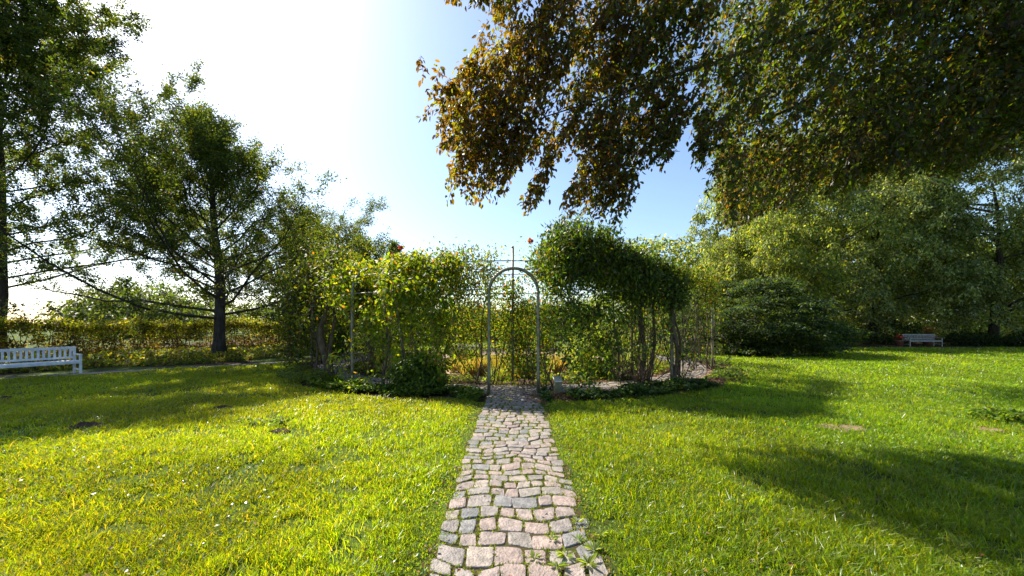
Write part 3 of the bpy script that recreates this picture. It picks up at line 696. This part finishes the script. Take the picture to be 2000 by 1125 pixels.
# ------------------------------------------------------------------ benches
def make_bench(name, label, loc, rz, mat, Lb=1.8):
    t = thing(name, label, 'bench', loc, rz=rz)      # faces -y
    def part(nm, boxes, bev=.006):
        mb = MB()
        for c, d in boxes: mb.box(c, d, None, bev)
        return mb.build(nm, mat, t, False)
    h = Lb / 2
    part('seat', [((0, -.24 + k * .105, .43), (Lb - .02, .085, .028)) for k in range(5)] + [((0, -.285, .385), (Lb - .10, .03, .07)), ((0, .22, .385), (Lb - .10, .03, .07))])
    ns = int(Lb / .115)
    part('backrest', [((0, .245, .845), (Lb, .045, .085)), ((0, .243, .525), (Lb - .1, .035, .06))] + [((-h + .12 + k * (Lb - .24) / (ns - 1), .243, .679), (.052, .018, .247)) for k in range(ns)])
    for sx in (-1, 1):
        part('leg', [((sx * (h - .03), -.27, .31), (.058, .058, .62))]); part('leg', [((sx * (h - .03), .245, .40), (.058, .050, .80))])
        part('armrest', [((sx * (h - .03), -.045, .637), (.075, .53, .03)), ((sx * (h - .03), -.01, .15), (.03, .46, .04))])
    return t
x, y = G(160, 731); al = math.atan2(.9, .43); ux, uy = math.cos(al), math.sin(al)
Lb = 1.9; cxx = x - ux * Lb / 2 - uy * .27 * 1.0; cyy = y - uy * Lb / 2 + ux * .27
make_bench('garden_bench', 'white painted slatted garden bench at the left edge beside the side path', (cxx, cyy, .01), al, M['paint'], Lb)
x, y = G(1803, 676.5)
make_bench('garden_bench', 'pale weathered bench at the far right beneath the overhanging trees', (x - .1, y, .0), 0, M['paintw'], 2.35)
def flowerpot(label, x, y, s, fl, seed):
    r = np.random.default_rng(seed); t = thing('flower_pot', label, 'flower pot', (x, y, 0), 'flower pots by the far bench')
    mb = MB(); mb.lathe((0, 0, 0), [(.17 * s, 0), (.24 * s, .36 * s), (.27 * s, .37 * s), (.27 * s, .43 * s), (.22 * s, .43 * s), (.2 * s, .38 * s)], 18); mb.build('pot', M['clay'], t)
    n = 260; p = r.normal(0, .11 * s, (n, 3)) * np.array([1, 1, .7]) + np.array([0, 0, .56 * s]); leaves('foliage', p, .08, palette(n, DG[:2], [.5, .5], .2, r), M['leaf'], t, r=r)
    n = 130; p = r.normal(0, .13 * s, (n, 3)) * np.array([1, 1, .7]) + np.array([0, 0, .66 * s]); leaves('blossoms', p, .07, palette(n, [fl], [1], .15, r), M['petal'], t, ratio=.9, r=r)
x, y = G(1757, 676); flowerpot('terracotta pot of red flowers left of the far bench', x, y, 1.0, (.50, .03, .04), 1)
x, y = G(1836, 675); flowerpot('tall terracotta pot of red flowers standing behind the far bench', x, y + .75, 1.75, (.55, .03, .05), 2)
def backless(label, px, py, Y, L, rz):
    X = (px - 1000) / FPX * Y; t = thing('backless_bench', label, 'bench', (X, Y, .012), 'backless benches inside the arbour', rz)
    mb = MB()
    for k in range(3): mb.box((0, -.13 + k * .13, .43), (L, .11, .04), None, .005)
    mb.build('seat', M['wood'], t, False)
    for s in (-1, 1):
        mb = MB(); mb.box((s * (L / 2 - .15), 0, .205), (.09, .34, .41), None, .005); mb.build('leg', M['wood'], t, False)
backless('grey wooden backless bench beyond the lavender, left of the gate', 915, 680, 19.5, 1.35, .1)
backless('grey wooden backless bench behind the left hoop of the arbour', 722, 685, 15.6, 1.0, .9)

# ------------------------------------------------------------------ weeds on the path and lawn
def rosette(label, px, py, s, seed, n=16):
    r = np.random.default_rng(seed); x, y = G(px, py); a = r.uniform(0, 6.283, n)
    dd = np.stack([np.cos(a), np.sin(a), r.uniform(.1, .7, n)], 1)
    o = leaves('plantain_weed', dd * .01, s * r.uniform(.6, 1.2, n), palette(n, [(.17, .23, .06), (.22, .27, .09), (.12, .18, .03)], [.5, .3, .2], .12, r), M['leaf'], None, d=dd,
               nrm=np.tile([0, 0, 1.0], (n, 1)) + r.normal(0, .25, (n, 3)), ratio=.32, fold=.5, six=True, r=r)
    o.location = (x, y, .018); return tag(o, label, 'weed', 'leafy weeds at the lower right of the path')
ws = [(1078, 1058, .055), (1128, 1024, .06), (1105, 1090, .065), (1160, 1080, .075), (1088, 1112, .06), (1150, 1108, .08), (1045, 1095, .05), (1172, 1050, .06), (1130, 1062, .05)]
wl = ['small rosette weed between setts a little left of the weed cluster', 'topmost rosette weed of the cluster on the right of the path', 'broad rosette weed in the middle of the path cluster', 'large rosette weed at the right path edge', 'rosette weed at the lower left of the path cluster',
      'largest rosette weed at the lower right path edge', 'smallest rosette weed nearest the path centre', 'rosette weed at the right path edge under the grass', 'rosette weed directly below the topmost one']
for i, (a, b, s) in enumerate(ws): rosette(wl[i], a, b, s, 600 + i)
def leafy_clump(label, px, py, rx, ry, n, seed, s=.08):
    r = np.random.default_rng(seed); x, y = G(px, py); p = np.stack([r.normal(0, .45, n) * rx, r.normal(0, .45, n) * ry, r.uniform(.03, .16, n)], 1)
    o = leaves('low_weed', p, s * r.uniform(.6, 1.2, n), palette(n, [(.09, .15, .02), (.13, .18, .03), (.06, .10, .015)], [.4, .3, .3], .15, r), M['leaf'], None, nrm=r.normal(0, .4, (n, 3)) + np.array([0, 0, 1]), ratio=.7, r=r)
    o.location = (x, y, 0); tag(o, label, 'weed', kind='stuff')
leafy_clump('bushy clump of lawn weeds at the right edge beyond the bare soil', 1962, 822, .55, .35, 700, 650, .085)
leafy_clump('dark green weed tuft behind the small molehill nearest the path', 545, 838, .16, .12, 110, 651, .06)
leafy_clump('thin spread of broad leaves beside the molehill nearest the path', 500, 835, .3, .12, 90, 652, .05)

# ------------------------------------------------------------------ trees of the left row
ct = [(.040, .064, .017), (.064, .092, .020), (.030, .044, .017), (.12, .13, .022), (.13, .08, .025)]
conic = lambda t: .97 * (1 - (t - .17) / .83) ** 1.25 + .07
row_tree('tallest leaning dark tree at the left edge behind the white bench', -23.95, 17.2, 20.0, 11.2, 280000, 11, .18, ct, 'row of trees along the side path', lsize=.125, dens3=7)
row_tree('broad cone shaped tree with dark trunk standing between the bench and the arbour', *G(427, 700), 11.4, 9.4, 150000, 12, .24, ct, 'row of trees along the side path', lsize=.10, dens3=7, lean=-.7, profile=conic)
row_tree('third tree of the row, its top showing just above the left end of the arbour', -13.9, 24.5, 8.7, 6.2, 50000, 13, .2, ct, 'row of trees along the side path', lsize=.15, dens3=3, profile=conic)
row_tree('fourth tree of the row, lower top right of the third one', -13.2, 32, 9.2, 6.4, 34000, 14, .2, ct, 'row of trees along the side path', lsize=.2, dens3=3, profile=conic)
row_tree('farthest and lowest tree of the row above the left of the arbour', -12.8, 40, 10.6, 6.0, 18000, 15, .2, ct, 'row of trees along the side path', lsize=.24, dens3=2, profile=conic)

# hedge along the left
HG = smooth([(-31, 8), (-22.5, 15), (-17.8, 20.5), (-15.5, 26), (-15.2, 34), (-16, 46)], 60)
def hedge(label, path, hgt, wid, n, lsize, cols, wts, seed, rag=.08):
    r = np.random.default_rng(seed); root = thing('hedge', label, 'hedge', (path[len(path) // 2][0], path[len(path) // 2][1], 0)); bx, by = root.location[0], root.location[1]
    u = r.uniform(0, len(path) - 1.001, n); i = u.astype(int); f = (u - i)[:, None]; p = path[i] * (1 - f) + path[i + 1] * f
    t = norm(path[i + 1] - path[i]); nn = np.stack([-t[:, 1], t[:, 0]], 1); side = r.random(n); z = r.uniform(.15, hgt, n)
    offs = np.where(side < .4, -wid / 2, np.where(side < .7, wid / 2, r.uniform(-wid / 2, wid / 2, n))) + r.normal(0, .06, n); z = np.where(side > .7, hgt + r.normal(0, rag, n), z)
    z = z + (vnoise(u * 1.5, u * 0, 1, 44) - .5) * .28 * (z > hgt * .6); k = (vnoise(u * 4, z * 6, 1, seed) > .27) | (z > hgt * .8); p, nn, offs, z = p[k], nn[k], offs[k], z[k]; n = len(z)
    pos = np.c_[p + nn * offs[:, None], z] - np.array([bx, by, 0])
    hc = palette(n, cols, wts, .2, r) * (.5 + 1.0 * vnoise(u[k] * 2.2, z * 1.5, 1, seed + 3))[:, None]; hc[z < hgt * .55] *= np.array([.85, .62, .9])
    leaves('foliage', pos, r.uniform(.7, 1.3, n) * lsize, hc, M['leaf'], root, r=r)
    mb = MB()
    for k in range(0, len(path) - 1):
        for q in range(3):
            f = r.random(); b = path[k] * (1 - f) + path[k + 1] * f; b3 = np.array([b[0] - bx, b[1] - by, 0]); mb.tube(grow(b3, (r.normal(0, .1), r.normal(0, .1), 1), hgt * .95, 5, .1, 0, r), np.linspace(.03, .01, 6), 4, False)
    tag(mb.build('stem', M['barkl'], root), kind='stuff')
    return root
hedge('clipped hedge with yellow green top and brownish lower leaves behind the white bench', HG, 1.62, .7, 120000, .11, [(.11, .15, .015), (.19, .20, .02), (.10, .08, .04), (.05, .06, .02), (.26, .20, .09)], [.28, .27, .2, .13, .12], 31, .14)
# undergrowth in front of the hedge
r_ = np.random.default_rng(77); n = 46000
u = r_.uniform(0, 1, n); t_ = r_.uniform(.0, 1, n); A = np.interp(u, np.linspace(0, 1, 6), [-24, -17.6, -15.2, -11.7, -10.0, -10.6]); 
B = np.interp(u, np.linspace(0, 1, 6), [5.5, 10.9, 13.3, 15.9, 21, 34]); A2 = np.interp(u, np.linspace(0, 1, 6), [-29, -22, -18.5, -16.5, -15, -15]); B2 = np.interp(u, np.linspace(0, 1, 6), [9, 14.8, 18.8, 22.5, 27, 36])
xx = A + (A2 - A) * t_; yy = B + (B2 - B) * t_
zz = .42 * vnoise(xx, yy, .9, 33) * r_.uniform(.3, 1.25, n) + .03
o = leaves('undergrowth', np.stack([xx, yy, zz], 1), r_.uniform(.6, 1.2, n) * .15, palette(n, [(.10, .13, .02), (.16, .17, .03), (.05, .08, .02), (.24, .20, .05), (.14, .08, .04)], [.3, .25, .22, .15, .08], .2, r_), M['leaf'], nrm=r_.normal(0, .5, (n, 3)) + np.array([0, 0, 1]), ratio=.5, r=r_)
tag(o, 'ferny undergrowth between the side path and the hedge', 'undergrowth', kind='stuff')

# shrubs that close the view behind the arbour
bk = [(-12.0, 25.5, 2.2, 1.9, 'rounded shrub behind the second tree trunk, left of the arbour'), (-9.0, 31, 3.0, 2.4, 'broad shrub seen behind the left bend of the arbour'), (-4.5, 36, 3.4, 3.2, 'tall shrub behind the arbour left of the gate'),
      (.4, 38, 3.2, 3.0, 'shrub seen straight through the gate beyond the ring'), (5, 37, 3.6, 3.4, 'shrub behind the arbour right of the gate'), (10, 36, 3.8, 4.2, 'large shrub behind the vine trunks at the right of the arbour')]
for i, (x, y, rd, hh, lab) in enumerate(bk):
    shrub('background_shrub', lab, 'shrub', x, y, (rd, rd * .8, hh * .62), 210, 40, .22, [(.05, .08, .016), (.09, .12, .018), (.03, .05, .014), (.15, .14, .03)], [.35, .3, .22, .13], 700 + i, 'shrubs behind the arbour', z0=hh * .5, csz=.55, lump=.12)
far = [(-44, 44, 9, 5.5), (-58, 60, 12, 9), (-36, 62, 11, 5.6), (-24, 70, 9, 6.0), (-10, 80, 8, 6), (6, 75, 8, 6)]
fl = ['low far tree mass beyond the hedge at the left edge', 'far taller tree beyond the hedge behind the leaning tree', 'distant tree seen under the crown of the second tree', 'distant tree just left of the arbour', 'distant tree behind the arbour left of the gate', 'distant tree behind the arbour right of the gate']
for i, (x, y, rd, hh) in enumerate(far):
    root = thing('distant_tree', fl[i], 'tree', (x, y, 0), 'distant trees beyond the garden')
    clump_crown('crown', root, (0, 0, hh * .55), (rd, rd * .6, hh * .48), 300, 26, .5, [(.05, .075, .03), (.07, .095, .03), (.04, .055, .03)], [.4, .3, .3], 720 + i, csz=1.2, lump=.12, zmin=.4)
    mb = MB(); mb.tube(grow((0, 0, 0), (0, 0, 1), hh * .8, 5, .05), np.linspace(.3, .08, 6), 7); mb.build('trunk', M['bark'], root)

# ------------------------------------------------------------------ right side: spreading bush and woodland edge
bcx, bcy = 13.6, 21.0
sb = thing('spreading_bush', 'wide dark green mounded bush with layered branches right of the arbour', 'bush', (bcx, bcy, 0))
clump_crown('foliage', sb, (0, 0, .7), (4.6, 3.4, 3.6), 1900, 46, .13, [(.030, .054, .022), (.048, .076, .028), (.019, .034, .014), (.09, .11, .03)], [.36, .3, .24, .1], 800, droop=.25, csz=.40, flat=.14, zmin=.06, lobes=120, lobe=(.95, .85, .34))
mb = MB(); r_ = np.random.default_rng(5)
for k in range(26):
    a = r_.random() * 6.28; mb.tube(grow((0, 0, 0), (math.cos(a), math.sin(a), r_.uniform(.2, 1.4)), r_.uniform(2.4, 3.6), 7, .12, .02, r_), np.linspace(.06, .01, 8), 5, False)
mb.build('branch', M['bark'], sb)

wl_ = [(.11, .15, .060), (.165, .205, .09), (.05, .075, .03), (.31, .33, .19), (.22, .22, .075)]  # palest entries are sunlit leaf highlights put into the colour
def wood_tree(label, x, y, hh, rx, ry, ncl, seed, cols=wl_, wts=(.30, .28, .2, .15, .07), zb=1.0, ls=.20, tr=.3, per=56):
    root = thing('woodland_tree', label, 'tree', (x, y, 0), 'trees of the woodland edge on the right')
    zc = (hh + zb) / 2
    clump_crown('crown', root, (0, 0, zc), (rx, ry, (hh - zb) / 2), ncl, per, ls, cols, list(wts), seed, droop=.9, csz=.42, flat=.9, zmin=zb, lobes=int(ncl / 13), lobe=(1.3, 1.3, 1.5))
    r = np.random.default_rng(seed); mb = MB(); mb.tube(grow((0, 0, -.05), (0, 0, 1), hh * .6, 8, .04, 0, r), np.linspace(tr, .06, 9), 9)
    for k in range(14):
        a = r.random() * 6.28; z = r.uniform(1.8, hh * .55); mb.tube(grow((0, 0, z), (math.cos(a), math.sin(a), .45), rx * .85, 6, .12, -.03, r), np.linspace(.10, .02, 7), 5, False)
    mb.build('trunk', M['bark'], root)
PW = [(.14, .18, .08), (.20, .24, .12), (.065, .09, .04), (.36, .38, .24), (.28, .28, .12)]  # paler set, brightness of sunlit sprays put into the leaf colour
YW = [(.11, .145, .035), (.16, .19, .045), (.06, .085, .025), (.25, .25, .09)]  # raised for sunlit spots, the brightness is in the leaf colour
wood_tree('yellow green tree rising directly behind the dark spreading bush', 19.4, 27.8, 9.6, 4.0, 3.6, 620, 901, YW, (.35, .3, .2, .15))
wood_tree('small round tree at the left end of the woodland behind the arbour', 16.6, 31.5, 5.6, 2.6, 2.6, 260, 907, YW, (.4, .3, .2, .1))
wood_tree('tall tree with painted leaf highlights behind the right flank of the dark bush', 23.5, 29, 14.5, 5.4, 4.2, 1000, 902, zb=1.5)
wood_tree('drooping tree hanging low over the far bench', 29.6, 30.2, 18.5, 5.6, 4.4, 1200, 903, PW, zb=1.7)
wood_tree('drooping tree with painted pale highlights at the right edge beyond the bench', 36.5, 28.0, 20.5, 6.8, 5.0, 2300, 914, PW, zb=1.4)
wood_tree('tree beyond the frame edge at the far right of the woodland', 43, 26, 14, 5.5, 5, 500, 908, zb=2.5)
wood_tree('tall background tree between the yellow green tree and the bench tree', 25, 37, 19.5, 6.5, 5, 700, 905, zb=3, ls=.24)
wood_tree('tall background tree high above the far bench', 36, 37, 25, 8, 5, 1000, 906, zb=3, ls=.24)
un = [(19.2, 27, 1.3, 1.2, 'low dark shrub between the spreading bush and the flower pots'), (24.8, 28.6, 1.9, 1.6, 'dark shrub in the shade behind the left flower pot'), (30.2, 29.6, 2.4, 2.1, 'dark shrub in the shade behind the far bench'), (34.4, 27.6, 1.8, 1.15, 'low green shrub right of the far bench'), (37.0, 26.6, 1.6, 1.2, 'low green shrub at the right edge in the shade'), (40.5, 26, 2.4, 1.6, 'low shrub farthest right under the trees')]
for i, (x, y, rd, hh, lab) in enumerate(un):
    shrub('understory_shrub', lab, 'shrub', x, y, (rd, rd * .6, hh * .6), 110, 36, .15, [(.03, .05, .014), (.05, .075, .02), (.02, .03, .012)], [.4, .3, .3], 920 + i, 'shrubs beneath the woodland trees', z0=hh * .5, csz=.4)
r_ = np.random.default_rng(55); n = 70000
o = leaves('far_wood', np.stack([r_.uniform(13, 80, n), 41 + r_.normal(0, 1.2, n), 11 * r_.random(n) ** 1.3], 1), r_.uniform(.3, .6, n), palette(n, wl_, [.3, .28, .2, .15, .07], .2, r_), M['leaf'], r=r_)
tag(o, 'dense far wood closing the view behind the right hand trees', 'wood', kind='stuff')
tag(strip('woodland_soil', np.array([(12.5, 25.1), (20, 25.3), (30, 25.2), (45, 24.8), (70, 24.5)]), 30, .004, M['soil']), kind='structure')

# ------------------------------------------------------------------ copper beech overhanging from the right
POLY = np.array([(845, -900), (850, -60), (872, 8), (900, 34), (925, 5), (955, 15), (968, 75), (925, 98), (905, 130), (880, 165), (858, 240), (868, 300), (873, 350), (866, 398), (915, 405), (982, 398), (996, 350), (1025, 318), (1046, 338),
                 (1032, 380), (1014, 414), (1036, 415), (1062, 382), (1072, 322), (1108, 298), (1130, 330), (1108, 375), (1086, 426), (1150, 428), (1190, 438), (1218, 428), (1246, 398), (1248, 345), (1268, 322), (1290, 366), (1300, 305),
                 (1325, 288), (1330, 215), (1342, 290), (1374, 360), (1378, 384), (1402, 400), (1386, 456), (1440, 452), (1480, 420), (1560, 405), (1640, 382), (1720, 350), (1900, 335), (2000, 292), (3400, 250), (3400, -900)], float)
def inpoly(x, y):
    c = np.zeros(len(x), bool); n = len(POLY)
    for i in range(n):
        x0, y0 = POLY[i - 1]; x1, y1 = POLY[i]
        k = ((y0 > y) != (y1 > y)) & (x < (x1 - x0) * (y - y0) / (y1 - y0 + 1e-9) + x0); c ^= k
    return c
TRX, TRY = 12.5, 5.2
be = thing('copper_beech', 'large copper beech with drooping bronze leaved branches hanging over the lawn from the right', 'tree', (TRX, TRY, 0))
bo = np.array([TRX, TRY, 0.0]); r_ = np.random.default_rng(42)
ns = 50000; px = r_.uniform(840, 3000, ns); py = r_.uniform(-750, 460, ns)
k = inpoly(px, py); px, py = px[k], py[k]
# thinner strip where sky shows between the two big limbs
ln = 1440 - (py - 10) * (110 / 190.)
gap = (np.abs(px - ln) < 42) & (py < 230) & (py > -60); k = ~(gap & (r_.random(len(px)) < .62))
k &= ~((px > 2050) & (r_.random(len(px)) < .82)) & ~((py < -60) & (r_.random(len(px)) < .85))
px, py = px[k][:10500], py[k][:10500]; k = ~((px < 1400) & (r_.random(len(px)) < .30)) & ~((px < 1120) & (py > 200) & (r_.random(len(px)) < .15)); px, py = px[k], py[k]; ns = len(px)
Yd = np.where(px < 1400, r_.uniform(6.1, 7.4, ns), r_.uniform(5.6, 9.4, ns)); Yd = np.where((px > 1375) & (px < 1640) & (r_.random(ns) < .55), r_.uniform(7, 13, ns), Yd); Yd = np.where(px > 2050, r_.uniform(4, 9, ns), Yd)
Yd = Yd + np.clip((-py) / 600, 0, 1) * r_.uniform(-1, 1, ns)
tips = np.stack([(px - 1000) / FPX * Yd, Yd, CAMH + (HOR - py) / FPX * Yd], 1)
kk = (vnoise(tips[:, 0] + tips[:, 1] * .6, tips[:, 2], .55, 91) > .36) | (r_.random(ns) < .25); tips = tips[kk]; px, py = px[kk], py[kk]; ns = len(tips)
nx2 = 520; px2 = r_.uniform(1392, 1560, nx2); py2 = r_.uniform(300, 452, nx2); k2 = inpoly(px2, py2); px2, py2 = px2[k2], py2[k2]; Y2 = r_.uniform(10.3, 13.3, len(px2))
tips = np.vstack([tips, np.stack([(px2 - 1000) / FPX * Y2, Y2, CAMH + (HOR - py2) / FPX * Y2], 1)]); px = np.r_[px, px2]; py = np.r_[py, py2]; ns = len(tips)
# little sprig on the left
sp = [P3(828, 150, 6.2), P3(840, 190, 6.2), P3(826, 228, 6.2), P3(850, 160, 6.2), P3(862, 175, 6.2), P3(856, 215, 6.2), P3(852, 262, 6.2), P3(862, 290, 6.2), P3(862, 200, 6.2), P3(872, 180, 6.2), P3(876, 190, 6.2), P3(884, 178, 6.2)]
tips = np.vstack([tips, np.array(sp)]); ns = len(tips)
tr_dir = norm(np.array([TRX, TRY, 8.0]) - tips)
Ls = r_.uniform(.35, .75, ns); Ls[-len(sp):] = .22
mbt = MB(); PP = []; DD = []
seg = 5
start = tips + np.c_[tr_dir[:, :2] * .45, np.full(ns, .8)] * Ls[:, None] + r_.normal(0, .05, (ns, 3))
t = np.linspace(0, 1, seg + 1)[None, :, None]
cur = start[:, None] * (1 - t) + tips[:, None] * t; cur[:, :, 2] += (np.sin(t[..., 0] * math.pi) * .10 * Ls[:, None])
near_edge = (px < 1420) | (py > 300); near_edge = np.r_[near_edge, np.ones(len(sp), bool)]
for i in range(ns):
    if near_edge[i] or i % 3 == 0: mbt.tube(cur[i] - bo, np.linspace(.006, .0025, seg + 1), 3, False)
per = 22; i = np.repeat(np.arange(ns), per); tt = r_.random(len(i)); a = (tt * seg).astype(int).clip(0, seg - 1); f = (tt * seg - a)[:, None]
pos = cur[i, a] * (1 - f) + cur[i, a + 1] * f; dr = norm(cur[i, a + 1] - cur[i, a])
nl = len(i); side = norm(np.cross(dr, [0, 0, 1.0]) + r_.normal(0, .5, (nl, 3))) * r_.choice([-1, 1], (nl, 1))
pos = pos + side * .02 + r_.normal(0, .035, (nl, 3)); dd = dr * .5 + side * .8 + np.array([0, 0, -.35]) + r_.normal(0, .25, (nl, 3))
copper = np.clip((5.0 - pos[:, 0]) / 5.2 + (vnoise(pos[:, 0] * 1.0, pos[:, 2], .9, 92) - .5) * .7, .06, .92)
ci = palette(nl, [(.066, .036, .014), (.090, .052, .014), (.040, .024, .015), (.090, .082, .013)], [.30, .26, .20, .24], .18, r_)
gi = palette(nl, [(.027, .037, .011), (.046, .060, .012), (.020, .024, .012), (.048, .032, .013)], [.35, .3, .2, .15], .18, r_)
pick = (r_.random(nl) < copper)[:, None]; col = np.where(pick, ci, gi)
leaves('crown', pos - bo, r_.uniform(.60, 1.2, nl) * .108, col, M['beech'], be, d=dd, nrm=r_.normal(0, .6, (nl, 3)) + np.array([0, 0, .8]), ratio=.56, fold=.25, six=True, r=r_)
mb = MB(); mb.tube(grow((0, 0, -.05), (-.02, .02, 1), 11, 9, .04, 0, r_), np.linspace(.55, .15, 10), 14)
def limb(p, rads, sub=True):
    p = np.array(p, float); p[1:] = (p[1:] - [0, 0, CAMH]) * 1.1 + [0, 0, CAMH]; p = smooth(p, 16) ; q = p - bo; mb.tube(q, np.linspace(rads[0], rads[1], 16), 7, False)
    if sub:
        for j in range(4, 16):
            mb.tube(grow(q[j], norm(q[j] - q[j - 1]) + r_.normal(0, .5, 3) + np.array([0, 0, -.1]), r_.uniform(.4, .8), 6, .15, -.05, r_), np.linspace(.014, .004, 7), 4, False)
limb([(12.5, 5.2, 6.5), (9, 5.8, 7.2), (5, 6.2, 6.6), (2.6, 6.0, 5.7), (1.2, 5.9, 5.1), (.5, 5.8, 4.9)], (.08, .010))
limb([(12.5, 5.2, 6.5), (8, 5.2, 9.5), (4, 5.4, 8.6), (1.2, 5.6, 6.9), (.3, 5.6, 6.1)], (.07, .010))
limb([(12.5, 5.2, 5.5), (10, 6.2, 6.9), (7, 6.8, 6.4), (4.6, 6.8, 5.4), (3.6, 6.6, 4.9)], (.12, .012))
limb([(12.5, 5.2, 8.5), (10, 4.6, 11.5), (7, 4.6, 12), (4, 4.8, 11)], (.12, .02))
mb.v += []
tk = mb.build('trunk', M['bark'], be)
mbt.build('twigs', M['bark'], be)
